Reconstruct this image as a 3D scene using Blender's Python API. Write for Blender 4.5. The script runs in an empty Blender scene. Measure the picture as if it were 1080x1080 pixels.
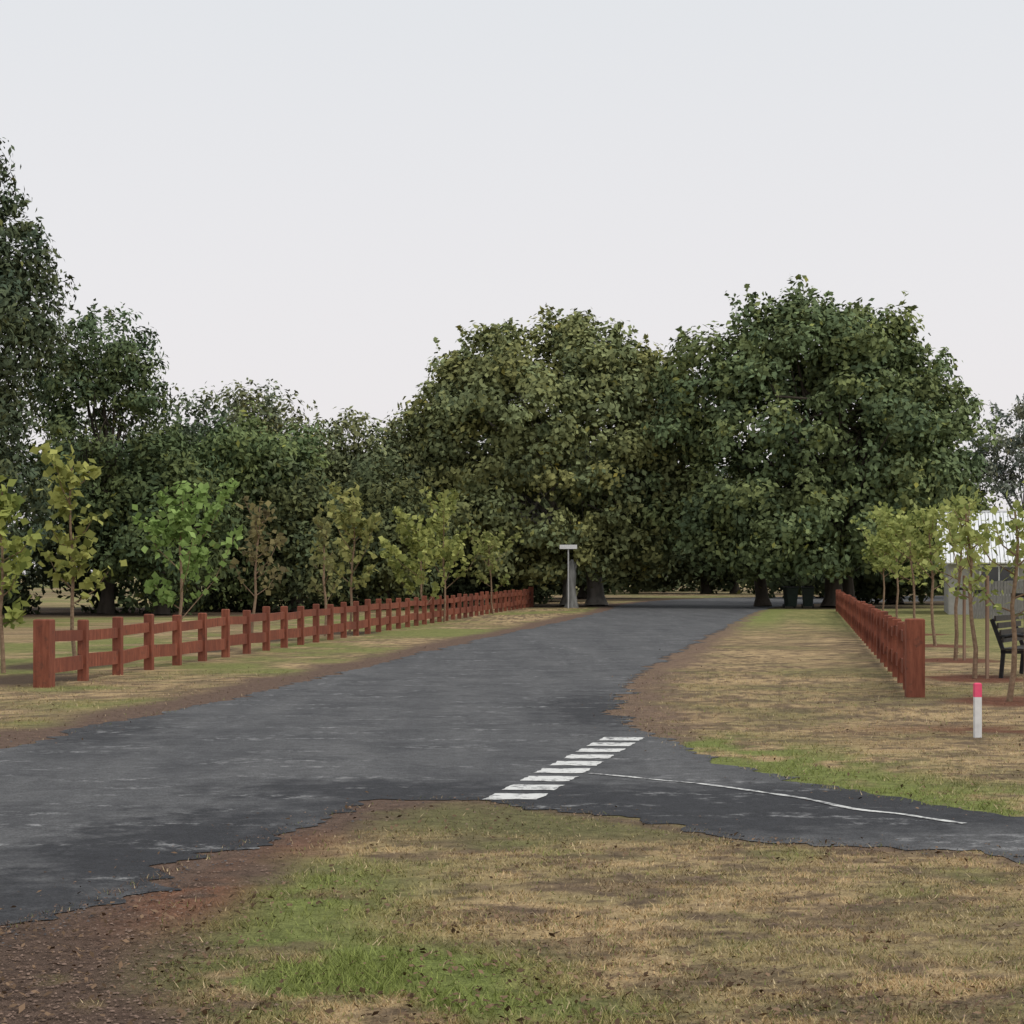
import bpy, math, random
import numpy as np
from mathutils import Vector
from mathutils.geometry import tessellate_polygon
S=bpy.context.scene
COL=S.collection
# ------------------------------------------------------------ helpers
def smooth(t): return t*t*(3-2*t)
def sst(a,b,x): return smooth(np.clip((x-a)/(b-a),0,1))
def vnoise(x,y,scale,seed=0):
    r=np.random.RandomState(seed); L=r.rand(256,256)
    x=np.asarray(x,float)/scale; y=np.asarray(y,float)/scale
    xi=np.floor(x).astype(int); yi=np.floor(y).astype(int)
    fx=smooth(x-xi); fy=smooth(y-yi)
    a=L[xi%256,yi%256]; b=L[(xi+1)%256,yi%256]; c=L[xi%256,(yi+1)%256]; d=L[(xi+1)%256,(yi+1)%256]
    return (a*(1-fx)+b*fx)*(1-fy)+(c*(1-fx)+d*fx)*fy
def fbm(x,y,scale,seed=0,o=4):
    s=0;a=1;t=0
    for i in range(o):
        s=s+a*vnoise(x,y,scale,seed+i); t+=a; a*=.55; scale*=.5
    return s/t
def mesh_obj(name,V,F,mat,cols=None,parent=None,smooth_sh=False):
    V=np.asarray(V,np.float32).reshape(-1,3); F=np.asarray(F,np.int32)
    k=F.shape[1]; me=bpy.data.meshes.new(name)
    me.vertices.add(len(V)); me.vertices.foreach_set('co',V.ravel())
    me.loops.add(F.size); me.loops.foreach_set('vertex_index',F.ravel())
    me.polygons.add(len(F)); me.polygons.foreach_set('loop_start',np.arange(0,F.size,k,dtype=np.int32))
    me.polygons.foreach_set('loop_total',np.full(len(F),k,np.int32))
    if smooth_sh: me.polygons.foreach_set('use_smooth',np.ones(len(F),bool))
    me.update(calc_edges=True)
    if cols is not None:
        at=me.color_attributes.new('Col','FLOAT_COLOR','POINT')
        c=np.ones((len(V),4),np.float32); c[:,:3]=cols
        at.data.foreach_set('color',c.ravel())
    me.materials.append(mat)
    ob=bpy.data.objects.new(name,me); COL.objects.link(ob)
    if parent is not None: ob.parent=parent
    return ob
def empty(name,loc=(0,0,0)):
    e=bpy.data.objects.new(name,None); e.location=loc; COL.objects.link(e); e.empty_display_size=.3
    return e
class Geo:
    def __init__(s): s.v=[];s.f=[]
    def box(s,c,size,rz=0,taper=1.0,tilt=None,bev=0.0):
        n=len(s.v); sx,sy,sz=[q/2 for q in size]; cr,sr=math.cos(rz),math.sin(rz)
        def add(x,y,z): s.v.append((c[0]+x*cr-y*sr,c[1]+x*sr+y*cr,c[2]+z))
        if bev<=0:
            for z,t in((-sz,1),(sz,taper)):
                for x,y in((-sx,-sy),(sx,-sy),(sx,sy),(-sx,sy)): add(x*t,y*t,z)
            s.f+=[(n,n+3,n+2,n+1),(n+4,n+5,n+6,n+7)]+[(n+i,n+(i+1)%4,n+4+(i+1)%4,n+4+i) for i in range(4)]
        else:
            rings=[(-sz,0),(sz-bev,0),(sz,bev)]
            for z,b in rings:
                for x,y in((-sx+b,-sy+b),(sx-b,-sy+b),(sx-b,sy-b),(-sx+b,sy-b)): add(x,y,z)
            s.f+=[(n,n+3,n+2,n+1),(n+8,n+9,n+10,n+11)]
            for r in(0,4):
                s.f+=[(n+r+i,n+r+(i+1)%4,n+r+4+(i+1)%4,n+r+4+i) for i in range(4)]
    def beam(s,a,b,w,h):
        a=Vector(a);b=Vector(b);d=(b-a).normalized(); up=Vector((0,0,1))
        if abs(d.z)>.9: up=Vector((0,1,0))
        r=d.cross(up).normalized(); u=r.cross(d).normalized(); n=len(s.v)
        for p in(a,b):
            for i,j in((-1,-1),(1,-1),(1,1),(-1,1)): s.v.append(tuple(p+r*i*w/2+u*j*h/2))
        s.f+=[(n+3,n+2,n+1,n),(n+4,n+5,n+6,n+7)]+[(n+i,n+(i+1)%4,n+4+(i+1)%4,n+4+i) for i in range(4)]
    def tube(s,pts,rad,seg=8):
        n=len(s.v)
        for i,p in enumerate(pts):
            p=Vector(p); d=(Vector(pts[min(i+1,len(pts)-1)])-Vector(pts[max(i-1,0)])).normalized()
            ref=Vector((1,0,0)) if abs(d.x)<.8 else Vector((0,1,0))
            u=d.cross(ref).normalized(); w=d.cross(u)
            for k in range(seg):
                a=2*math.pi*k/seg; s.v.append(tuple(p+(u*math.cos(a)+w*math.sin(a))*rad[i]))
        for i in range(len(pts)-1):
            for k in range(seg):
                a=n+i*seg+k;b=n+i*seg+(k+1)%seg; s.f.append((a,b,b+seg,a+seg))
    def obj(s,name,mat,parent=None,sm=False,cols=None):
        me=bpy.data.meshes.new(name); me.from_pydata(s.v,[],s.f); me.materials.append(mat)
        if sm: me.polygons.foreach_set('use_smooth',[True]*len(me.polygons))
        me.update(); o=bpy.data.objects.new(name,me); COL.objects.link(o)
        if parent is not None:o.parent=parent
        return o
# ------------------------------------------------------------ materials
def newmat(name):
    m=bpy.data.materials.new(name); m.use_nodes=True; nt=m.node_tree; nt.nodes.clear()
    out=nt.nodes.new('ShaderNodeOutputMaterial'); return m,nt,out
def noise(nt,vec,scale,detail=4,rough=.55):
    n=nt.nodes.new('ShaderNodeTexNoise'); n.inputs['Scale'].default_value=scale; n.inputs['Detail'].default_value=detail; n.inputs['Roughness'].default_value=rough
    nt.links.new(vec,n.inputs['Vector']); return n.outputs['Fac']
def mapr(nt,v,a,b,c,d):
    n=nt.nodes.new('ShaderNodeMapRange'); nt.links.new(v,n.inputs[0])
    for i,q in enumerate((a,b,c,d)): n.inputs[i+1].default_value=q
    return n.outputs[0]
def mixc(nt,f,a,b,mode='MIX'):
    n=nt.nodes.new('ShaderNodeMix'); n.data_type='RGBA'; n.blend_type=mode
    for s,v in((n.inputs[0],f),(n.inputs[6],a),(n.inputs[7],b)):
        if isinstance(v,(int,float)): s.default_value=v
        elif isinstance(v,tuple): s.default_value=(*v,1)
        else: nt.links.new(v,s)
    return n.outputs[2]
def math2(nt,op,a,b):
    n=nt.nodes.new('ShaderNodeMath'); n.operation=op
    for s,v in((n.inputs[0],a),(n.inputs[1],b)):
        if isinstance(v,(int,float)): s.default_value=v
        else: nt.links.new(v,s)
    return n.outputs[0]
def mult(nt,c,f):
    n=nt.nodes.new('ShaderNodeVectorMath'); n.operation='SCALE'; nt.links.new(c,n.inputs[0]); nt.links.new(f,n.inputs['Scale']); return n.outputs[0]
def bump(nt,h,st,dist):
    n=nt.nodes.new('ShaderNodeBump'); n.inputs['Strength'].default_value=st; n.inputs['Distance'].default_value=dist; nt.links.new(h,n.inputs['Height']); return n.outputs[0]
def coords(nt,scale=None):
    t=nt.nodes.new('ShaderNodeTexCoord'); o=t.outputs['Object']
    if scale:
        m=nt.nodes.new('ShaderNodeMapping'); m.inputs['Scale'].default_value=scale[0]; m.inputs['Rotation'].default_value=scale[1]; nt.links.new(o,m.inputs['Vector']); o=m.outputs[0]
    return o
def princ(nt,out,rough=.8,spec=.3):
    p=nt.nodes.new('ShaderNodeBsdfPrincipled'); p.inputs['Roughness'].default_value=rough; p.inputs['Specular IOR Level'].default_value=spec
    nt.links.new(p.outputs[0],out.inputs[0]); return p
def simple(name,c1,c2,scale,rough=.8,bst=.3,bd=.01,stretch=None,spec=.3):
    m,nt,out=newmat(name); p=princ(nt,out,rough,spec)
    v=coords(nt,(stretch,(0,0,0)) if stretch else None); f=noise(nt,v,scale,4)
    nt.links.new(mixc(nt,mapr(nt,f,.3,.7,0,1),c1,c2),p.inputs['Base Color'])
    nt.links.new(bump(nt,f,bst,bd),p.inputs['Normal']); return m
def leafmat(name,tr=.3):
    m,nt,out=newmat(name); a=nt.nodes.new('ShaderNodeAttribute'); a.attribute_name='Col'
    d=nt.nodes.new('ShaderNodeBsdfDiffuse'); nt.links.new(a.outputs['Color'],d.inputs['Color'])
    if tr<=0: nt.links.new(d.outputs[0],out.inputs[0]); return m
    t=nt.nodes.new('ShaderNodeBsdfTranslucent'); mx=nt.nodes.new('ShaderNodeMixShader'); mx.inputs[0].default_value=tr
    nt.links.new(a.outputs['Color'],t.inputs['Color'])
    nt.links.new(d.outputs[0],mx.inputs[1]); nt.links.new(t.outputs[0],mx.inputs[2]); nt.links.new(mx.outputs[0],out.inputs[0]); return m
M_leaf=leafmat('foliage',0.0); M_sap=leafmat('sapling_foliage',.35); M_grass=leafmat('grass_blades',0.0)
M_bark=simple('bark',(.05,.04,.03),(.12,.10,.08),3,.9,.8,.05,(1,1,.25))
M_barkpale=simple('bark_pale',(.15,.135,.12),(.36,.33,.29),2.5,.85,.5,.03,(1,1,.4))
M_addedtrunk=simple('added_trunk_pale',(.10,.10,.095),(.26,.26,.25),3,.9,.6,.03,(2,2,.4))
M_twig=simple('sapling_bark',(.16,.10,.06),(.30,.21,.14),20,.85)
M_stake=simple('stake_timber',(.16,.10,.07),(.30,.20,.14),8,.85,.4,.01,(1,1,.15))

def ground_mat():
    m,nt,out=newmat('ground'); p=princ(nt,out,.95,.1); v=coords(nt)
    a=nt.nodes.new('ShaderNodeAttribute'); a.attribute_name='Col'
    f1=noise(nt,v,9,5,.75); f2=noise(nt,v,55,3,.7)
    c=mult(nt,a.outputs['Color'],mapr(nt,f1,.3,.7,.55,1.36))
    c=mult(nt,c,mapr(nt,f2,.3,.7,.65,1.33))
    nt.links.new(c,p.inputs['Base Color']); nt.links.new(bump(nt,f2,.9,.03),p.inputs['Normal']); return m
def road_mat():
    m,nt,out=newmat('asphalt'); p=princ(nt,out,.88,.25); v=coords(nt); vs=coords(nt,((1.3,.14,1),(0,0,math.radians(12))))
    big=noise(nt,vs,1.0,3,.6); mid=noise(nt,v,1.1,6,.65); fine=noise(nt,v,60,3,.8); st=noise(nt,v,7,5,.7); tile=noise(nt,v,3.2,4,.7)
    c=mixc(nt,mapr(nt,big,.3,.72,0,1),(.070,.071,.075),(.112,.112,.114))
    c=mixc(nt,mapr(nt,mid,.48,.62,0,.6),c,(.048,.049,.053))
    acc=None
    for (x,y,sx,sy,r0,r1,w) in ((1.1,12.4,.5,1.0,1.0,1.7,.85),(-2.0,10.6,1.1,.5,.55,1.1,.9),(-2.5,8.4,1.3,.6,.45,1.0,.8),(-1.0,13.4,.6,1.2,.4,1.0,.85),(1.0,21.5,1.2,.3,.4,1.1,.8),(-4.2,18.6,1.2,.4,.3,1.0,.7),(10,102,.1,.1,.9,1.4,.75)):  # dark damp patches; the last entry is tree shade painted onto the road
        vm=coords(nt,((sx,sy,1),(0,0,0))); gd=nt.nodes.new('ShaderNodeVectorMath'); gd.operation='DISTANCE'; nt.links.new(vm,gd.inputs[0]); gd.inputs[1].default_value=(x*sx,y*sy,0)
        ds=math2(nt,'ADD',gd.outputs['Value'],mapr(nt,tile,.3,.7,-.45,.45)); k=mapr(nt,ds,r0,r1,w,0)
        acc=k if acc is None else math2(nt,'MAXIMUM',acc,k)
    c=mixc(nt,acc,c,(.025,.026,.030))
    vs2=coords(nt,((.6,2.0,1),(0,0,math.radians(20))))
    sc=math2(nt,'MULTIPLY',mapr(nt,noise(nt,vs2,1.3,3),.55,.64,0,1),mapr(nt,st,.5,.62,0,.65))
    c=mixc(nt,sc,c,(.25,.25,.25))
    c=mult(nt,c,mapr(nt,fine,.25,.75,.42,1.65)); c=mult(nt,c,mapr(nt,st,.3,.7,.76,1.26))
    nt.links.new(c,p.inputs['Base Color']); nt.links.new(bump(nt,fine,.7,.012),p.inputs['Normal']); return m
def paint_mat(name,lo,hi):
    m,nt,out=newmat(name); p=princ(nt,out,.7,.3); v=coords(nt)
    f=noise(nt,v,14,6,.75); g=noise(nt,v,2.5,3)
    c=mixc(nt,mapr(nt,math2(nt,'ADD',f,mapr(nt,g,.2,.8,-.12,.12)),lo,hi,0,1),(.66,.66,.64),(.12,.12,.125))
    nt.links.new(c,p.inputs['Base Color']); nt.links.new(bump(nt,noise(nt,v,70,3,.8),.5,.01),p.inputs['Normal']); return m
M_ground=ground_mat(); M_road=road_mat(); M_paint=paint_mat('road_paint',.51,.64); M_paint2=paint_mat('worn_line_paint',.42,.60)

# ------------------------------------------------------------ road layout (metres)
def catmull(P,step=.15):
    P=[np.array(p,float) for p in P]; out=[]
    for i in range(len(P)-1):
        p0=P[max(i-1,0)];p1=P[i];p2=P[i+1];p3=P[min(i+2,len(P)-1)]
        L=np.linalg.norm(p2-p1); near=min(p1[1],p2[1])<45
        n=max(2,int(L/(step if near else max(step,.6))))
        for k in range(n):
            t=k/n
            out.append(.5*((2*p1)+(-p0+p2)*t+(2*p0-5*p1+4*p2-p3)*t*t+(-p0+3*p1-3*p2+p3)*t**3))
    out.append(P[-1]); return np.array(out)
left_edge=[(-13,-30),(-9.6,-8),(-7.6,4),(-5.7,12),(-4.75,16.6),(-4.33,19.6),(-3.6,23.8),(-2.9,29),(-1.78,37.5),(0,50.7),(2.04,64.7),(4.1,80),(6,98),(8.7,112),(13.2,125),(20,134),(34,141),(70,146)]
right_far=[(70,119),(34,115),(24,110),(18.2,104),(14.4,95),(10.9,80),(6.9,57.4),(4.7,44.7),(2.9,34.5),(1.75,26.9),(1.38,23.7),(1.22,20.5),(1.42,17.8),(1.82,15.75),(2.27,13.9),(2.82,12.8),(3.5,11.9),(5.2,10.9),(9,10.2),(26,9)]
right_near=[(26,5),(9,7.4),(5.2,8.9),(2.9,10.2),(2.01,10.63),(1.29,11.1),(.9,11.56),(.2,12.4),(-.3,12.85),(-.8,12.75),(-1.1,12.1),(-1.46,11.1),(-1.77,9.87),(-2.02,8.74),(-2.32,8.0),(-3.4,4.6),(-5.2,-6),(-8,-30)]
st_=.035
Lc=catmull(left_edge,st_*2.5); Rf=catmull(right_far,st_); Rn=catmull(right_near,st_)
poly=np.concatenate([Lc,Rf,Rn])
def jit(P):
    T=np.roll(P,-2,0)-np.roll(P,2,0); T/=np.linalg.norm(T,axis=1)[:,None]+1e-9
    Nn=np.stack([-T[:,1],T[:,0]],1)
    rag=.4+1.5*vnoise(P[:,0],P[:,1],1.3,29)
    d=(fbm(P[:,0],P[:,1],.9,3)-.5)*.46+((vnoise(P[:,0],P[:,1],.2,9)-.5)*.22+(vnoise(P[:,0],P[:,1],.08,19)-.5)*.11)*rag
    return P+Nn*d[:,None]
poly=jit(poly)
def seg_dist(X,Y,P):
    best=np.full(X.shape,1e9); n=len(P)
    for i in range(n-1):
        a=P[i];b=P[i+1]; d=b-a; L=d@d+1e-12
        t=np.clip(((X-a[0])*d[0]+(Y-a[1])*d[1])/L,0,1)
        best=np.minimum(best,(X-a[0]-t*d[0])**2+(Y-a[1]-t*d[1])**2)
    return np.sqrt(best)
def inside(X,Y,P):
    r=np.zeros(X.shape,bool); n=len(P)
    for i in range(n):
        a=P[i];b=P[(i+1)%n]
        if a[1]==b[1]: continue
        c=((a[1]>Y)!=(b[1]>Y))&(X<(b[0]-a[0])*(Y-a[1])/(b[1]-a[1])+a[0]); r^=c
    return r
cl=np.array(left_edge,float)
coarse=np.concatenate([catmull(left_edge,1.2),catmull(right_far,.5),catmull(right_near,.5)])
SAPR=[(6.35,22.9),(7.2,28),(8.35,34),(9.6,41),(11,49),(12.4,58),(14,68)]
PL=catmull(left_edge,2);PRF=catmull(right_far,.8);PRN=catmull(right_near,.6)
def gcolor(X,Y):
    dl=seg_dist(X,Y,PL); drf=seg_dist(X,Y,PRF); drn=seg_dist(X,Y,PRN)
    dm=np.minimum(np.minimum(dl,drf),drn)
    n1=fbm(X,Y,1.6,11); n2=fbm(X,Y,.45,21); n3=fbm(X,Y*.6,5,31); n4=fbm(X,Y*1.4,.32,41); n5=fbm(X,Y*1.8,.12,51); n6=fbm(X,Y*1.3,1.0,63)
    tan=np.array([.49,.355,.195]); tan2=np.array([.37,.27,.145]); green=np.array([.20,.235,.070]); olive=np.array([.20,.185,.085])
    dirt=np.array([.145,.098,.074]); red=np.array([.22,.11,.068]); mulch=np.array([.18,.08,.05]); dk=np.array([.14,.10,.070])
    C=tan+(tan2-tan)*sst(.35,.65,n1)[...,None]
    def mx(C,c,w): return C+(c-C)*np.clip(w,0,1)[...,None]
    C=mx(C,olive,sst(.5,.66,n6)*.5)
    C=mx(C,dk,sst(.52,.64,n4)*.65)
    C=mx(C,dk,sst(.53,.65,n5)*.75)
    leftside=(X<np.interp(Y,cl[:,1],cl[:,0])+.2)
    fore=(drn<drf)&~leftside&(Y<14)
    rightv=~fore&~leftside
    g=np.zeros(X.shape)
    g=np.where(leftside,sst(.42,.60,n3*.6+n1*.4)*.75,g)
    g=np.where(rightv,sst(.55,.70,n3*.5+n1*.5)*.2,g)
    g=np.where(fore,sst(.50,.64,n1*.6+n6*.4)*.5,g)
    def blob(x,y,rx,ry,a=1): return a*np.exp(-(((X-x)/rx)**2+((Y-y)/ry)**2)**1.2)
    b=blob(-1.05,9.0,.55,1.2)+blob(-.95,7.2,.8,.85)+blob(-.35,7.2,.6,.5,.8)+blob(.1,6.6,.5,.3,.7)
    g=np.maximum(g,b*sst(.34,.58,n2+.05)*1.0)
    side=rightv*sst(1.15,1.5,X)*sst(18.9,17.6,Y)*sst(2.0,.4,drf+(n1-.5)*.9)*sst(9,10,Y)
    g=np.maximum(g,side*sst(.25,.55,n2)*.95)
    g=np.maximum(g,rightv*sst(2.6,.9,drf)*sst(46,66,Y)*.85)
    g=np.maximum(g,rightv*sst(8,11,X)*.6*sst(26,34,Y))
    C=mx(C,green,g)
    C=mx(C,olive*.85,fore*(blob(-.35,12.0,1.3,.9,1.1)+blob(.7,11.2,1.0,.45,.7))*sst(.2,.5,n2+.15))
    C=mx(C,dirt*1.15,leftside*sst(1.25,.5,dl+(n1-.5)*1.0))
    w=np.interp(Y,[17,19,22,30,50,70],[.2,.9,1.25,1.1,.9,.4])
    C=mx(C,dirt*1.35,rightv*sst(1,.3,(drf+(n1-.5)*.9+(n2-.5)*.7)/w)*(Y>17)*.85)
    C=mx(C,dirt,fore*sst(.7,.15,drn+(n2-.5)*.8)*sst(.2,-.8,X)*1)
    C=mx(C,dirt*.85,fore*(blob(-2.15,7.3,.8,1.6,1.3)+blob(-1.7,9.4,.38,1.0,.9)+blob(-1.45,6.2,.45,.6,.9))*sst(.25,.5,n2+.1))
    C=mx(C,red*1.05,fore*blob(-1.62,9.0,.33,.9)*sst(.35,.5,n2)*.9+fore*blob(-1.25,10.7,.3,.6)*.5)
    C=mx(C,dirt*1.1,fore*sst(.2,.03,drn+(n2-.5)*.4)*.7)
    for (x,y) in SAPR:
        C=mx(C,mulch,sst(1.0,.65,np.hypot(X-x,(Y-y)*.8)+(n2-.5)*.6))
    C=mx(C,mulch,rightv*blob(5.4,18.6,1.6,.55)*sst(.3,.5,n2))
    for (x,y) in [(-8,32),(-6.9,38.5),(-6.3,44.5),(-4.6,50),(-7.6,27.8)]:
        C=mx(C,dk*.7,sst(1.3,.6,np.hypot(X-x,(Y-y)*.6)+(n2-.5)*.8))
    for (x,y,r) in [(1.5,97,9),(15.5,92,8),(-18,80,14),(-32,70,16),(-6,92,8),(20,105,12),(-4,112,10),(8,122,11)]:  # leaf litter under the trees, with tree shade painted into its dark tone
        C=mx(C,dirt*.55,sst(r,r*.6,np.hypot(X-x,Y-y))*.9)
    C=mx(C,dirt*.8,sst(118,150,Y)*sst(260,200,Y)*.45)
    return C,dm,fore,leftside,g
def cat(*a): return np.unique(np.round(np.concatenate(a),4))
xs=cat(np.linspace(-1800,-60,25),np.arange(-60,-12,1.5),np.arange(-12,-4,.18),np.arange(-4,5,.05),np.arange(5,17,.2),np.arange(17,60,1.5),np.linspace(60,1800,25))
ys=cat(np.linspace(-300,-5,12),np.arange(-5,6,.6),np.arange(6,14,.05),np.arange(14,20,.08),np.arange(20,60,.22),np.arange(60,150,1.2),np.linspace(150,3000,40))
GX,GY=np.meshgrid(xs,ys); gx=GX.ravel();gy=GY.ravel()
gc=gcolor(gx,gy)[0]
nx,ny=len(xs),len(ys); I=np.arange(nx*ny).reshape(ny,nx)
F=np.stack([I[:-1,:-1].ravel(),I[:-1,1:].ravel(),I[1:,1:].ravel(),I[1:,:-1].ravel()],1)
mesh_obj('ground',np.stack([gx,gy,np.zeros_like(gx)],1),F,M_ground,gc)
tri=tessellate_polygon([[Vector((p[0],p[1],0)) for p in poly]])
RV=np.concatenate([poly,np.full((len(poly),1),.005)],1)
rt=np.array(tri)
a=RV[rt[:,0]];b=RV[rt[:,1]];c=RV[rt[:,2]]
fl=np.cross(b-a,c-a)[:,2]<0; rt[fl]=rt[fl][:,::-1]
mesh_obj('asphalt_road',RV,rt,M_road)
mk=Geo()
A0=np.array([.03,12.98]);A1=np.array([1.13,17.85]); nd=9
wid=.39
for i in range(nd):
    t=i/(nd-.5); c=A0+(A1-A0)*t; L=.34
    cs=[(-wid/2-.04,-L/2),(wid/2-.04,-L/2-.02),(wid/2+.04,L/2-.02),(-wid/2+.04,L/2)]
    n=len(mk.v); ring=[]
    for q in range(4):
        p=np.array(cs[q]);p2=np.array(cs[(q+1)%4])
        for s in range(5):
            z=p+(p2-p)*s/5; ring.append((c[0]+z[0]+random.uniform(-.012,.012),c[1]+z[1]+random.uniform(-.02,.02),.010))
    mk.v+=ring; mk.f.append(tuple(range(n,n+20)))
mk.obj('give_way_marking',M_paint)
ln=catmull([(.62,14.5),(.9,14.27),(1.18,14.0),(1.5,13.72),(1.82,13.25),(2.1,12.85),(2.35,12.25),(2.6,11.98),(2.9,11.56)],.06)
lg=Geo()
T=np.gradient(ln,axis=0);T/=np.linalg.norm(T,axis=1)[:,None]
wn=vnoise(ln[:,0],ln[:,1],.15,5); w2=vnoise(ln[:,0],ln[:,1],.5,6)
for i,(p,t) in enumerate(zip(ln,T)):
    w=.012+.028*wn[i]; q=p+np.array([-t[1],t[0]])*(w2[i]-.5)*.06
    lg.v+= [(q[0]-t[1]*w,q[1]+t[0]*w,.010),(q[0]+t[1]*w,q[1]-t[0]*w,.010)]
    if i: n=2*i; lg.f.append((n-2,n-1,n+1,n))
lg.obj('painted_line',M_paint2)

# ------------------------------------------------------------ grass blades
def grass(n,y0,y1,h,w,seed):
    r=np.random.RandomState(seed); u=r.rand(n)
    Y=1/(1/y0+(1/y1-1/y0)*u); X=(r.rand(n)*2-1)*(Y*.31+.3)
    C,dm,fore,ls,g=gcolor(X,Y); ins=inside(X,Y,coarse)
    lum=C.sum(1)
    dens=np.clip((lum-.34)/.3,0,1)*np.where(ins,0,1); dens=np.where(ins&(dm<.14),.35*(dm<.11),dens)
    keep=r.rand(n)<dens*(.25+1.2*sst(.3,.65,fbm(X,Y,.25,77)))
    X=X[keep];Y=Y[keep];C=C[keep];g=g[keep];k=len(X)
    a=r.rand(k)*6.283; hh=h*(.4+r.rand(k))*(1+.7*g)*(1+Y*.02); ww=w*(.6+.8*r.rand(k))*(1+Y*.06)
    ln=(r.rand(k)*1.3+.2)*hh; la=r.rand(k)*6.283
    V=np.zeros((k,3,3)); V[:,0,0]=X-np.cos(a)*ww; V[:,0,1]=Y-np.sin(a)*ww; V[:,1,0]=X+np.cos(a)*ww; V[:,1,1]=Y+np.sin(a)*ww
    V[:,2,0]=X+np.cos(la)*ln; V[:,2,1]=Y+np.sin(la)*ln; V[:,2,2]=hh
    CC=C*(.75+.75*r.rand(k))[:,None]
    str_=(r.rand(k)<.16*(1-g*.7)); CC[str_]=np.array([.54,.43,.26])*(.7+.5*r.rand(str_.sum()))[:,None]
    gr=(r.rand(k)<.13); CC[gr]=np.array([.19,.215,.07])*(.7+.6*r.rand(gr.sum()))[:,None]
    return V.reshape(-1,3),np.arange(3*k).reshape(-1,3),np.repeat(CC,3,0)
V,F,C=grass(270000,5.6,30,.016,.0018,1)
mesh_obj('grass',V,F,M_grass,C)
def gravel(n,seed):
    r=np.random.RandomState(seed)
    Y=1/(1/5.8+(1/26-1/5.8)*r.rand(n)); X=(r.rand(n)*2-1)*(Y*.31+.2)
    C,dm,fore,ls,g=gcolor(X,Y); dirtish=np.clip((.46-C.sum(1))/.12,0,1); ins=inside(X,Y,coarse)
    keep=(r.rand(n)<np.where(ins,np.exp(-dm/.14)*.7,np.maximum(dirtish*.75,np.exp(-dm/.12)*.8))); X=X[keep];Y=Y[keep];dm=dm[keep];k=len(X)
    s=.0025+.008*r.rand(k)**3
    base=np.array([[1,0,0],[0,1,0],[-1,0,0],[0,-1,0],[.1,.1,.55]]); an=r.rand(k)*6.28
    P=base[None]*s[:,None,None]*(.5+1.0*r.rand(k,5,3)); x=P[:,:,0]*np.cos(an)[:,None]-P[:,:,1]*np.sin(an)[:,None]; y=P[:,:,0]*np.sin(an)[:,None]+P[:,:,1]*np.cos(an)[:,None]
    P[:,:,0]=x+X[:,None];P[:,:,1]=y+Y[:,None];P[:,:,2]+=.006
    T=np.array([[0,1,4],[1,2,4],[2,3,4],[3,0,4]]); F=(np.arange(k)[:,None,None]*5+T[None]).reshape(-1,3)
    asph=(r.rand(k)<.5)&(dm<.25); c=np.array([.17,.12,.095])*(.35+1.3*r.rand(k,1)); c[asph]=np.array([.08,.08,.085])*(.5+r.rand(asph.sum(),1)); return P.reshape(-1,3),F,np.repeat(c,5,0)
V,F,C=gravel(80000,3); mesh_obj('gravel',V,F,M_grass,C)
def leaves(cent,norm,size,rng,ratio=.6,droop=0):
    k=len(cent); n=norm/(np.linalg.norm(norm,axis=1)[:,None]+1e-9)
    t=rng.randn(k,3); t[:,2]-=droop
    u=np.cross(n,t)
    if droop: u=t-(t*n).sum(1)[:,None]*n
    u/=np.linalg.norm(u,axis=1)[:,None]+1e-9; w=np.cross(n,u)
    s=size[:,None]; V=np.stack([cent-u*s*.5,cent+w*s*ratio*.5-u*s*.05,cent+u*s*.5-n*s*.12,cent-w*s*ratio*.5-u*s*.05],1)
    return V.reshape(-1,3),np.arange(4*k).reshape(-1,4)
def litter(n,seed):
    r=np.random.RandomState(seed); Y=1/(1/5.8+(1/40-1/5.8)*r.rand(n)); X=(r.rand(n)*2-1)*(Y*.31+.2)
    ins=inside(X,Y,coarse); dm=seg_dist(X,Y,coarse); keep=~ins|((dm<.5)&(r.rand(n)<.25)); keep&=r.rand(n)<sst(.35,.6,fbm(X,Y,.8,91)); X=X[keep];Y=Y[keep];k=len(X)
    nn=r.randn(k,3)*.35+np.array([0,0,1]); P=np.stack([X,Y,np.full(k,.020)],1)
    V,F=leaves(P,nn,.015+.032*r.rand(k)**2,r,.55); c=np.array([.15,.10,.065])*(.4+1.3*r.rand(k,1)); return V,F,np.repeat(c,4,0)
V,F,C=litter(14000,8); mesh_obj('leaf_litter',V,F,M_grass,C)
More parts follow.
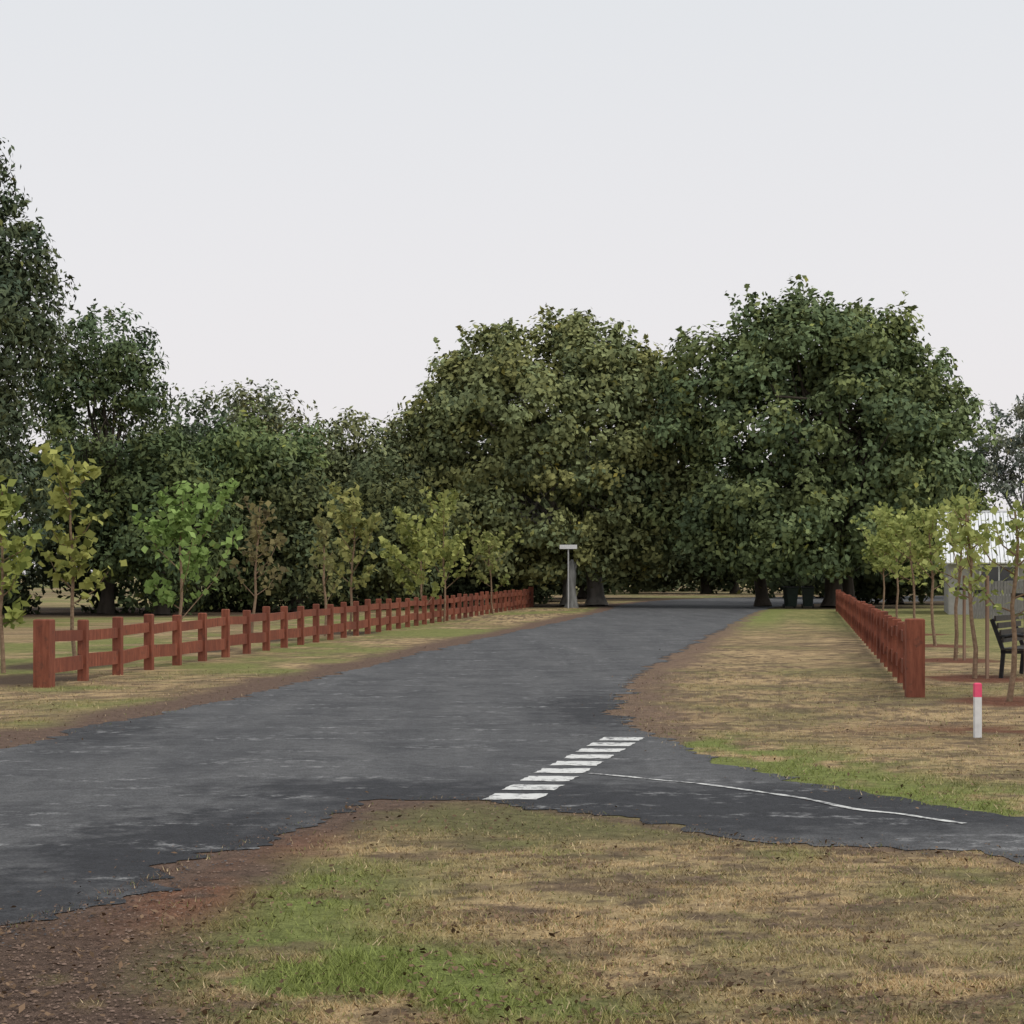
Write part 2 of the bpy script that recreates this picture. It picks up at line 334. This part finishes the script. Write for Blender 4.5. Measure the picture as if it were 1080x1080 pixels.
# ------------------------------------------------------------ trees (distant leaf colours paled to stand for haze)
def tree(name,x,y,lobes,nclump,nleaf,leaf,clr,dark,light,trunk_r,fork,seed,bark=None,ratio=.65,droop=0,inner=.15,trunks=None,zmin=1.5,rmin=.6,sprig=.0):
    rng=np.random.RandomState(seed); rd=random.Random(seed)
    e=empty(name,(x,y,0)); Lb=np.array(lobes,float)
    vol=(Lb[:,3]*Lb[:,4]*Lb[:,5])**(.67); pr=vol/vol.sum()
    idx=rng.choice(len(Lb),nclump,p=pr); d=rng.randn(nclump,3); d/=np.linalg.norm(d,axis=1)[:,None]
    back=(d[:,1]>.35)&(rng.rand(nclump)<.45); d[back,1]*=-1
    rr=rmin+(1.04-rmin)*rng.rand(nclump)**.6; isin=rng.rand(nclump)<inner; rr[isin]=.15+.5*rng.rand(isin.sum())
    rr*=.93+.14*vnoise(np.arctan2(d[:,2],d[:,0])*3+20,idx*7+d[:,1]*3,1.0,seed)
    cc=Lb[idx,:3]+d*rr[:,None]*Lb[idx,3:6]
    cc+=rng.randn(nclump,3)*clr*.25
    ok=cc[:,2]>zmin; cc=cc[ok];d=d[ok];m=len(cc)
    cs=clr*(.5+.9*rng.rand(m)**1.3); tint=np.clip(rng.rand(m)*.8+.2*rng.randn(m)*.5+.1,0,1)
    zs=.6+.45*rng.rand(m)
    cnt=np.maximum(6,(nleaf*(cs/clr)**1.6).astype(int)); J=np.repeat(np.arange(m),cnt); k=len(J)
    o=rng.randn(k,3); o/=np.linalg.norm(o,axis=1)[:,None]; ro=rng.rand(k)**.45; off=o*ro[:,None]*cs[J][:,None]; off[:,2]*=zs[J]
    sp=rng.rand(k)<.10; off[sp]*=1.3
    P=cc[J]+off; nn=o*.9+d[J]*.5+rng.randn(k,3)*.6+np.array([0,0,.35])
    if sprig>0:
        outer=np.where((d[:,2]>.05))[0]; ns=int(len(outer)*sprig); sel=rng.choice(outer,ns); q=12
        s=np.tile(np.linspace(.4,1.0,q),ns); K=np.repeat(sel,q); dirn=d[K]*.6+np.array([0,0,.6])+np.repeat(rng.randn(ns,3)*.35,q,0); ln=np.repeat(clr*(.5+.65*rng.rand(ns)),q)
        P2=cc[K]+dirn*(s*ln)[:,None]+rng.randn(len(K),3)*.13*(1.4-s)[:,None]
        P=np.concatenate([P,P2]); nn=np.concatenate([nn,rng.randn(len(K),3)+np.array([0,-.3,.2])]); J=np.concatenate([J,K]); k=len(J)
    size=leaf*(.6+.8*rng.rand(k)); V,F=leaves(P,nn,size,rng,ratio,droop)
    t=np.clip(tint[J]*.6+rng.rand(k)*.45-.02,0,1); D=np.array(dark);Lg=np.array(light)
    C=D+(Lg-D)*t[:,None]; hue=(rng.rand(m)-.5)[J]; C*=np.stack([1+.22*hue,1+.05*hue,1-.2*hue],1); yl=rng.rand(k)<.02; C[yl]*=np.array([1.4,1.2,.8])
    mesh_obj('foliage',V,F,M_leaf,np.repeat(C,4,0),e)
    g=Geo()
    for (tx,ty,tr) in (trunks or [(0,0,trunk_r)]):
        pts=[];rad=[]
        lean=rd.uniform(-.3,.3)
        for i in range(7):
            f=i/6; pts.append((tx+lean*f+.12*tr*math.sin(f*5+seed),ty+.1*math.sin(f*4),fork*f)); rad.append(tr*(1.4 if i==0 else 1-.35*f))
        g.tube(pts,rad,10); tr2=rad[-1]
        order=rng.permutation(m)[:26]
        for q,j in enumerate(order):
            tgt=Vector(cc[j]); st=Vector(pts[rd.choice([3,4,5,6,6,6])])
            big=q<8; r0=tr2*(.6 if big else .25)
            mid=st.lerp(tgt,.45)+Vector((rd.uniform(-.5,.5),rd.uniform(-.5,.5),abs(tgt.z-st.z)*.12))*(tgt-st).length*.12
            pp=[]
            for s in range(7):
                u=s/6; pp.append(st*(1-u)**2+mid*2*u*(1-u)+tgt*u*u)
            g.tube(pp,[r0*(1-.88*s/6) for s in range(7)],6)
            if big:
                for z in range(4):
                    t2=pp[4].lerp(Vector(cc[rng.randint(m)]),.5)
                    g.tube([pp[3+z%3],pp[3+z%3].lerp(t2,.5)+Vector((0,0,.2)),t2],[r0*.35,r0*.2,r0*.06],5)
    g.obj('trunk',bark or M_bark,e,True)
    return e
random.seed(3)
tree('elm_tree',2.9,94,[(-1.6,0,8.0,6.5,6,6.6),(-5.3,0,7.0,3.6,4,5.6),(2.6,-1,7.3,3.9,4,5.6),(-2,-1,3.7,6.6,4.5,2.7),(-5.4,0,10.6,2.7,3,2.5),(-2.2,0,11.9,3.2,3,2.6),(.6,0,12.1,3.2,3,2.6),(3.3,0,11.0,2.6,3,2.6),(5.2,0,8.2,2.2,3,3.2)],740,110,.30,1.0,(.115,.135,.070),(.32,.34,.145),.55,3.0,101,M_barkpale,trunks=[(0,0,.36),(1.5,.8,.5)],zmin=1.7,sprig=.9)
tree('elm_tree',16.0,90,[(-1,0,8.8,6.4,6,6.3),(2.9,0,7.4,4.4,4.5,5.8),(-5.2,0,8.0,3.8,4,5.4),(-1,-1,4.2,6.5,4.5,2.5),(-5.6,0,11.0,2.8,3,2.6),(-6.4,2,4.4,3.4,4,2.3),(-2.8,0,12.4,3.2,3,2.6),(-.6,0,13.0,3.2,3,2.2),(1.7,0,12.2,3.2,3,2.4),(4.2,0,9.2,3,3,3),(5.2,0,5.4,2.2,3,2.6)],800,110,.30,1.0,(.085,.115,.064),(.24,.29,.125),.6,3.0,202,None,trunks=[(0,0,.5),(-3.1,3,.36),(1.2,2.5,.4)],zmin=1.8,sprig=.9)
bd,bl=(.045,.058,.034),(.11,.13,.065)
tree('elm_tree',-1,112,[(0,0,6,7,6,6),(0,-2,2.6,7,4,2.5)],180,80,.5,1.5,bd,bl,.5,3,303,zmin=.6)
tree('elm_tree',15.5,158,[(0,0,7,10,6,6.0),(-7,0,7,6,5,5),(0,0,3.6,9,5,2.6)],230,80,.6,1.9,bd,bl,.5,3.4,304,trunks=[(1.5,0,.42),(4.2,1,.42)],zmin=1.7)
tree('elm_tree',26,128,[(0,0,6,7,6,5),(-2,0,2.6,7,4,2.5)],190,80,.5,1.5,bd,bl,.5,3,305,zmin=.3)
tree('elm_tree',21.5,101,[(0,0,6.5,4,4,4.5),(.5,0,2.6,3.5,4,2.4)],160,80,.42,1.2,bd,bl,.4,2.5,306,zmin=.3)
tree('elm_tree',5.0,125,[(0,0,6.6,6,5,5),(-3,0,3,4.5,4,2.5),(2,0,3.6,4.5,4,2.2)],220,80,.5,1.4,bd,bl,.4,3.0,307,zmin=1.2)
tree('elm_tree',9,175,[(0,0,6,7,5,5),(-4,0,3,6,4,2.5)],150,80,.7,1.9,bd,bl,.4,3.0,308,zmin=.6)
ed,el=(.068,.088,.058),(.185,.22,.120)
tree('eucalyptus_tree',-18.3,60,[(-1,0,12.0,3.0,3,3.2),(.9,0,9.4,2.6,3,2.5),(-.9,0,14.2,1.8,2,2.0),(.1,0,15.4,.9,1,1.0),(-1.5,0,6,3.8,3,3),(.4,-.3,3.6,3,2.5,2.7),(.7,0,12.2,2.0,2,2),(.3,0,13.8,1.5,1.5,1.4)],640,115,.24,.75,(.050,.067,.045),(.138,.168,.092),.4,4,401,M_bark,.42,.8,zmin=.6,sprig=.3)
tree('eucalyptus_tree',-16.9,75,[(0,0,10.9,2.0,2,1.6),(-1.2,0,9.3,1.6,2,1.5),(1.3,0,9.2,1.4,2,1.2),(0,0,5.5,3.6,3,3)],230,95,.25,.65,(.068,.095,.055),(.18,.23,.105),.28,5,402,None,.45,.6,zmin=.6,sprig=.3)
def gum(x,y,top,w,seed,dk=ed,lt=el,n=200):
    top-=.3
    tree('eucalyptus_tree',x,y,[(0,0,top-w*.75,w*.8,w*.8,w*.75),(-w*.5,0,top-w*1.3,w*.7,w*.7,w*.7),(w*.5,0,top-w*1.2,w*.7,w*.7,w*.7),(0,0,top*.38,w*1.1,w,top*.36)],n,80,.27,.85,dk,lt,.3,4,seed,None,.5,.5,zmin=.4,sprig=.25)
gum(-15.4,88,10.7,2.9,411); gum(-11.4,80,9.6,2.6,412,(.085,.12,.06),(.23,.29,.12)); gum(-12.9,92,11.3,2.6,413,(.11,.125,.08),(.28,.30,.16)); gum(-8.6,88,9.6,2.3,414,(.11,.13,.075),(.28,.305,.15))
gum(-5.8,93,9.8,2.3,415,(.115,.135,.08),(.295,.32,.155)); gum(-19,84,9.9,3.2,416); gum(-24,72,12,3.5,417); gum(-3.4,98,8.5,2.6,418,(.10,.115,.07),(.25,.27,.13)); gum(-28,85,13,4,419)
gum(-14.2,73,7.5,2.3,420,(.05,.07,.04),(.15,.19,.08)); gum(-9.5,79,6.8,2.2,421,(.055,.07,.042),(.165,.19,.088)); gum(-6,84,6.9,2.2,422,(.06,.075,.042),(.18,.20,.09))
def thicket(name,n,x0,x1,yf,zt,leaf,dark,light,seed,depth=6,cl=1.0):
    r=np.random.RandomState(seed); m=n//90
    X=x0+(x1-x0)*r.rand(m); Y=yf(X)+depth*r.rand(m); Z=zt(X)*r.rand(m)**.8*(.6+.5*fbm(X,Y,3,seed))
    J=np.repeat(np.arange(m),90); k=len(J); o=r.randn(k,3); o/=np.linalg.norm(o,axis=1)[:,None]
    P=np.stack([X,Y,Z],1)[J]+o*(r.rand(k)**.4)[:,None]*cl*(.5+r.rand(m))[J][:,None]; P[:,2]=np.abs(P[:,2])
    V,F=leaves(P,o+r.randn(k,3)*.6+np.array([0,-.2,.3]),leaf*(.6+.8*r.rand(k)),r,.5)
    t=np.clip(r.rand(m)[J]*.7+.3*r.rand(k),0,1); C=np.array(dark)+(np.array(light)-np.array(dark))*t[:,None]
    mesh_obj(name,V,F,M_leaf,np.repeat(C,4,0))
thicket('shrub_thicket',30000,-34,2,lambda X:np.interp(X,[-34,-16,-5,2],[62,74,89,97]),lambda X:np.full(X.shape,5.0),.34,(.03,.04,.026),(.095,.112,.058),61)
thicket('shrub_thicket',8000,20,60,lambda X:np.interp(X,[20,60],[150,135]),lambda X:np.full(X.shape,3.5),.5,(.05,.065,.03),(.13,.15,.06),64,5,1.3)
thicket('shrub_thicket',6000,-14,9.5,lambda X:np.full(X.shape,148.),lambda X:np.full(X.shape,4.0),.5,(.03,.04,.024),(.09,.105,.05),65,10,1.3)
thicket('shrub_thicket',5000,12,32,lambda X:np.full(X.shape,178.),lambda X:np.full(X.shape,3.4),.6,(.035,.045,.028),(.10,.115,.06),66,8,1.4)
thicket('distant_trees',22000,-160,230,lambda X:np.full(X.shape,270.),lambda X:6+5*fbm(X,X*0,30,8),1.3,(.13,.15,.12),(.20,.22,.17),62,20,3.5)  # haze painted in as paler, greyer leaf colours
tree('eucalyptus_tree',36.6,130,[(0,0,11.5,3.4,3,2.4),(3,0,9,3,3,2.2),(-2,0,8.6,2.2,2,1.5)],130,80,.34,.85,(.12,.14,.11),(.28,.30,.23),.35,6,431,M_barkpale,.45,.6,zmin=3,sprig=.3)
gum(42,112,9,3.5,432,(.10,.12,.09),(.24,.26,.17),150)
# trunk added behind the sign, its exposed brightness put in as pale colour
e=empty('added_pale_trunk',(2.95,89.6,0)); g=Geo()
g.tube([(0,0,0),(.02,0,.3),(-.03,.02,1.0),(.03,0,1.7),(.0,.03,2.2),(.05,.03,2.4)],[.38,.28,.24,.22,.18,.07],12)
g.tube([(0,0,1.6),(.22,0,2.05),(.30,0,2.4)],[.11,.08,.05],7); g.obj('trunk',M_addedtrunk,e,True)

# ------------------------------------------------------------ saplings
M_tie=simple('tie',(.03,.03,.03),(.05,.05,.05),5)
def sapling(name,x,y,h,w,seed,dark,light,stake=False,leafs=.17,n=520,base=.28):
    r=np.random.RandomState(seed); e=empty(name,(x,y,0)); g=Geo()
    lx,ly=r.uniform(-.2,.2,2)
    tp=[(lx*i/6+.03*math.sin(i*2+seed),ly*i/6,h*.93*i/6) for i in range(7)]
    g.tube(tp,[.035*(1-.75*i/6)+.006 for i in range(7)],7)
    tips=[]; nb=10; wt=[]
    for b in range(nb):
        f=base+(1-base-.08)*b/nb+r.uniform(-.03,.03); z0=h*f; a=b*2.4+r.rand()*1.2; L=w*(1.3-.8*((b/nb)**1.5))*(.45+.85*r.rand())
        st=Vector((lx*f,ly*f,z0)); en=st+Vector((math.cos(a)*L,math.sin(a)*L,L*r.uniform(.6,1.5)))
        md=st.lerp(en,.5)+Vector((math.cos(a)*L*.12,math.sin(a)*L*.12,-.05))
        g.tube([st,md,en],[.014,.009,.004],5); k_=.3+r.rand()
        for s in np.linspace(.3,1.08,7): tips.append(st.lerp(en,s)); wt.append(k_)
    for s in np.linspace(.7,1.0,7): tips.append(Vector((lx,ly,h*s))); wt.append(.8)
    g.obj('trunk',M_twig,e,True)
    T=np.array([tuple(t) for t in tips]); wt=np.array(wt); J=r.choice(len(T),n,p=wt/wt.sum()); k=len(J)
    P=T[J]+r.randn(k,3)*np.array([.1,.1,.09])
    nn=r.randn(k,3)*.7+np.array([0,-.2,.55])
    V,F=leaves(P,nn,leafs*(.5+.8*r.rand(k)),r,.85)
    t=r.rand(k); C=np.array(dark)+(np.array(light)-np.array(dark))*t[:,None]
    mesh_obj('foliage',V,F,M_sap,np.repeat(C,4,0),e)
    if stake:
        s=Geo(); s.box((.17,-.06,.8),(.045,.045,1.6),.2,bev=.005); s.obj('stake',M_stake,e)
        q=Geo(); q.box((.085,-.03,1.35),(.20,.008,.05),-.34); q.obj('tree_tie',M_tie,e)
    return e
yd,yl=(.14,.18,.05),(.46,.50,.15)
sapling('plane_tree_sapling',-8.35,29.5,3.2,.5,1,yd,yl,n=430,leafs=.19)
sapling('plane_tree_sapling',-7.9,32.5,3.85,.62,2,(.15,.17,.05),(.52,.53,.17),n=420,leafs=.19)
sapling('plane_tree_sapling',-7.0,38,3.5,.8,3,(.14,.21,.06),(.36,.50,.17),n=900,leafs=.18,base=.2)
sapling('plane_tree_sapling',-6.35,44,3.5,.55,4,(.14,.12,.07),(.32,.28,.13),n=260)
sapling('plane_tree_sapling',-4.9,47.5,3.3,.45,5,(.12,.13,.06),(.36,.35,.15),n=260)
sapling('plane_tree_sapling',-4.5,50,4.0,.8,6,(.15,.17,.06),(.46,.45,.17),n=540,leafs=.2)
sapling('plane_tree_sapling',-2.9,59,3.4,1.1,7,(.16,.19,.06),(.50,.52,.18),n=900,leafs=.22,base=.15)
sapling('plane_tree_sapling',-2.3,62,4.2,.95,17,(.16,.19,.06),(.46,.48,.17),n=620,leafs=.22)
sapling('plane_tree_sapling',-.8,75,3.4,.9,9,(.15,.18,.06),(.40,.41,.16),n=480,leafs=.22)
for i,(x,y) in enumerate(SAPR):
    sapling('plane_tree_sapling',x,y,[2.6,2.9,3.2,3.2,3.3,3.6,3.6][i],[.40,.42,.48,.6,.8,.95,.95][i],30+i,(.18,.22,.07),(.52,.56,.20),stake=i<3,leafs=.12+.012*i,n=[240,260,340,480,660,720,720][i],base=.40)

# ------------------------------------------------------------ timber fences
def timber():
    m,nt,out=newmat('red_stained_timber'); p=princ(nt,out,.8,.15); v=coords(nt); vz=coords(nt,((6,6,.8),(0,0,0)))
    f=noise(nt,vz,3,5,.65); b=noise(nt,v,.9,3); s=noise(nt,v,9,4,.7)
    c=mixc(nt,mapr(nt,f,.3,.7,0,1),(.17,.054,.034),(.33,.115,.070)); c=mixc(nt,mapr(nt,b,.4,.65,0,.6),c,(.12,.044,.033))
    c=mixc(nt,mapr(nt,s,.56,.70,0,.7),c,(.09,.05,.04))
    nt.links.new(c,p.inputs['Base Color']); nt.links.new(bump(nt,f,.4,.01),p.inputs['Normal']); return m
M_tim=timber()
def fence(a,b,n,seed):
    r=random.Random(seed); e=empty('timber_post_and_rail_fence',(0,0,0)); a=np.array(a);b=np.array(b); d=(b-a)/np.linalg.norm(b-a); ang=math.atan2(d[1],d[0])
    P=Geo();Q=Geo()
    for i in range(n+1):
        p=a+(b-a)*i/n; end=(i==0 or i==n); w=.24 if end else .14; h=(1.0 if end else .92)+r.uniform(-.035,.035)
        P.box((p[0],p[1],h/2),(w if end else .12,w,h),ang+r.uniform(-.05,.05),bev=.015)
        if i<n:
            q=a+(b-a)*(i+1)/n
            for z,hh in((.71,.16),(.29,.21)):
                z1=z+r.uniform(-.03,.03);z2=z+r.uniform(-.03,.03)
                s=(.12 if i==0 else .062); s2=(.12 if i==n-1 else .062)
                Q.beam((p[0]+d[0]*s,p[1]+d[1]*s,z1),(q[0]-d[0]*s2,q[1]-d[1]*s2,z2),.05,hh)
    P.obj('posts',M_tim,e); Q.obj('rails',M_tim,e); return e
fence((-6.7,25.8),(.97,92),42,1)
fence((5.31,23.75),(14.5,80),36,2)

# ------------------------------------------------------------ right side objects
M_white=simple('white_painted_timber',(.62,.62,.62),(.8,.8,.8),12,.6,.1,.003)
M_pink=simple('pink_marker_paint',(.75,.06,.16),(.85,.12,.22),12,.6,.1,.003)
e=empty('survey_marker_peg',(4.6,17.8,0)); g=Geo(); g.box((0,0,.2),(.07,.045,.40),.15); g.obj('peg',M_white,e)
g=Geo(); g.box((0,0,.47),(.072,.047,.14),.15,bev=.012); g.obj('painted_top',M_pink,e)
M_iron=simple('black_iron',(.012,.012,.013),(.03,.03,.032),20,.5,.1,.002)
M_slat=simple('dark_slats',(.02,.018,.017),(.05,.04,.035),15,.6)
e=empty('park_bench',(8.15,28.6,0)); e.rotation_euler=(0,0,math.radians(62))
g=Geo()
for x in(-.72,.72):
    g.beam((x,-.22,0),(x,-.22,.44),.05,.06); g.beam((x,.22,0),(x,.18,.44),.05,.06); g.beam((x,.18,.42),(x,.36,.92),.05,.06)
    g.beam((x,-.25,.41),(x,.22,.41),.05,.05)
    g.tube([(x,-.22,.44),(x,-.26,.56),(x,-.2,.66),(x,-.02,.68),(x,.22,.64)],[.03]*5,8)
g.obj('iron_frame',M_iron,e)
g=Geo()
for i in range(5): g.box((0,-.2+i*.09,.455),(1.6,.075,.03))
for i in range(4):
    t=.12+i*.11; g.beam((-.8,.17+t*.36-.04,.48+t),(.8,.17+t*.36-.04,.48+t),.03,.085)
g.obj('slats',M_slat,e)
M_bin=simple('dark_green_plastic',(.012,.022,.016),(.02,.032,.024),8,.5,.1,.002)
for (bx,by,rz) in ((13.7,88.6,.2),(14.6,88.9,-.1)):
    e=empty('wheelie_bin',(bx,by,0)); e.rotation_euler=(0,0,rz)
    g=Geo()
    for z,sx,sy in((.08,.22,.24),(.95,.29,.33),(.98,.31,.35),(1.0,.31,.35)):
        for x,y in((-sx,-sy),(sx,-sy),(sx,sy),(-sx,sy)): g.v.append((x,y,z))
    g.f.append((3,2,1,0))
    for r in(0,4,8): g.f+=[(r+i,r+(i+1)%4,r+4+(i+1)%4,r+4+i) for i in range(4)]
    g.f.append((12,13,14,15)); g.obj('body',M_bin,e)
    g=Geo(); g.box((0,0,1.04),(.64,.72,.07),0,bev=.03); g.beam((-.25,.40,.98),(.25,.40,.98),.04,.04); g.obj('lid_and_handle',M_iron,e)
    g=Geo(); g.tube([(-.3,.22,.1),(-.24,.22,.1)],[.1,.1],12); g.tube([(.24,.22,.1),(.3,.22,.1)],[.1,.1],12); g.obj('wheels',M_iron,e)
M_pal=simple('weathered_palings',(.20,.19,.18),(.32,.30,.28),6,.9,.4,.01,(4,4,.6))
g=Geo(); a=np.array([17.2,67.]);b=np.array([30.,59.]); L=np.linalg.norm(b-a); n=int(L/.115); d=(b-a)/L; an=math.atan2(d[1],d[0]); rr=random.Random(4)
for i in range(n):
    p=a+d*i*.115; g.box((p[0],p[1],.7+rr.uniform(-.02,.02)),(.1,.02,1.4),an+rr.uniform(-.02,.02))
for z in(.3,1.15): g.beam((a[0]+.05,a[1]+.06,z),(b[0]+.05,b[1]+.06,z),.05,.08)
g.obj('paling_fence',M_pal)
M_wall=simple('pale_weatherboard',(.34,.33,.31),(.44,.42,.39),4,.9,.2,.01)
M_roof=simple('white_metal_roof',(.76,.77,.78),(.82,.83,.84),2,.5,.1,.01)
M_glass=simple('window_glass',(.02,.025,.03),(.04,.045,.05),2,.1,.0,.001,None,.8)
e=empty('metal_roofed_house',(25.0,76,0)); e.rotation_euler=(0,0,math.radians(-12))
g=Geo(); g.box((0,0,1.1),(13,7,2.2)); g.obj('walls',M_wall,e)
g=Geo()
for sgn in(-1,1):
    for i in range(90):
        x0=-6.9+i*.1533
        g.beam((x0+.077,sgn*4.0,2.1),(x0+.077,sgn*.02,4.3),.10 if i%2 else .155,.06 if i%2==0 else .08)
g.box((0,0,4.34),(13.8,.25,.06)); g.obj('roof',M_roof,e)
g=Geo()
for x in(-6.495,6.495):
    k=len(g.v); g.v+=[(x,-3.5,2.2),(x,3.5,2.2),(x,0,4.1)]; g.f.append((k,k+1,k+2))
g.obj('gables',M_wall,e)
g=Geo()
for x in(-4.5,-1.5,4): g.box((x,-3.52,1.4),(1.4,.06,1.1))
g.obj('windows',M_glass,e)
g=Geo()
for x in(-4.5,-1.5,4):
    g.box((x,-3.53,1.99),(1.56,.1,.08));g.box((x,-3.53,.81),(1.56,.1,.08));g.box((x-.74,-3.53,1.4),(.08,.1,1.1));g.box((x+.74,-3.53,1.4),(.08,.1,1.1)); g.box((x,-3.56,1.4),(.05,.03,1.1))
g.obj('window_frames',M_white,e)
g=Geo(); g.box((1.6,-3.53,1.05),(.9,.08,2.1)); g.obj('door',M_slat,e)
M_galv=simple('galvanised',(.4,.4,.4),(.5,.5,.5),5,.5)
def sign(name,x,y,h,w):
    e=empty(name,(x,y,0)); g=Geo(); g.tube([(0,0,0),(0,0,h)],[.04,.04],10); g.obj('pole',M_galv,e)
    g=Geo(); g.box((0,-.07,h-.10),(w,.03,.2),bev=.005); g.obj('sign_blade',M_white,e)
    g=Geo(); g.box((0,-.04,h-.10),(.1,.02,.23)); g.obj('bracket',M_iron,e)
sign('street_sign',2.75,88,3.1,.85)

# ------------------------------------------------------------ sky, sun, camera
W=bpy.data.worlds.new('World'); S.world=W; W.use_nodes=True; nt=W.node_tree; nt.nodes.clear()
out=nt.nodes.new('ShaderNodeOutputWorld'); bg=nt.nodes.new('ShaderNodeBackground'); bg.inputs[1].default_value=.115
sky=nt.nodes.new('ShaderNodeTexSky'); sky.sky_type='NISHITA'; sky.sun_disc=False
sd=Vector((.50,-.30,.82)).normalized(); el_=math.asin(sd.z); az=math.atan2(sd.x,sd.y)
sky.sun_elevation=el_; sky.sun_rotation=az; sky.dust_density=4; sky.air_density=1.0
hs=nt.nodes.new('ShaderNodeHueSaturation'); hs.inputs['Saturation'].default_value=.3
nt.links.new(sky.outputs[0],hs.inputs['Color'])
tc=nt.nodes.new('ShaderNodeTexCoord'); sp=nt.nodes.new('ShaderNodeSeparateXYZ'); nt.links.new(tc.outputs['Generated'],sp.inputs[0])
hz=mixc(nt,mapr(nt,sp.outputs[2],0,.35,0,1),(8.35,7.9,7.95),(7.2,7.45,7.75))
mxs=mixc(nt,.85,hs.outputs[0],hz)
nt.links.new(mxs,bg.inputs[0]); nt.links.new(bg.outputs[0],out.inputs[0])
sl=bpy.data.lights.new('sun','SUN'); sl.energy=1.4; sl.angle=math.radians(20); sl.color=(1,.94,.84)
so=bpy.data.objects.new('sun',sl); COL.objects.link(so); so.rotation_euler=sd.to_track_quat('Z','Y').to_euler()
cam=bpy.data.cameras.new('camera'); cam.lens=36*1900/1080; cam.sensor_width=36; cam.shift_y=67/1080; cam.clip_end=6000
co=bpy.data.objects.new('camera',cam); COL.objects.link(co); co.location=(0,0,1.6); co.rotation_euler=(math.radians(90),0,0)
S.camera=co
S.view_settings.view_transform='Standard'; S.view_settings.look='None'; S.view_settings.exposure=0
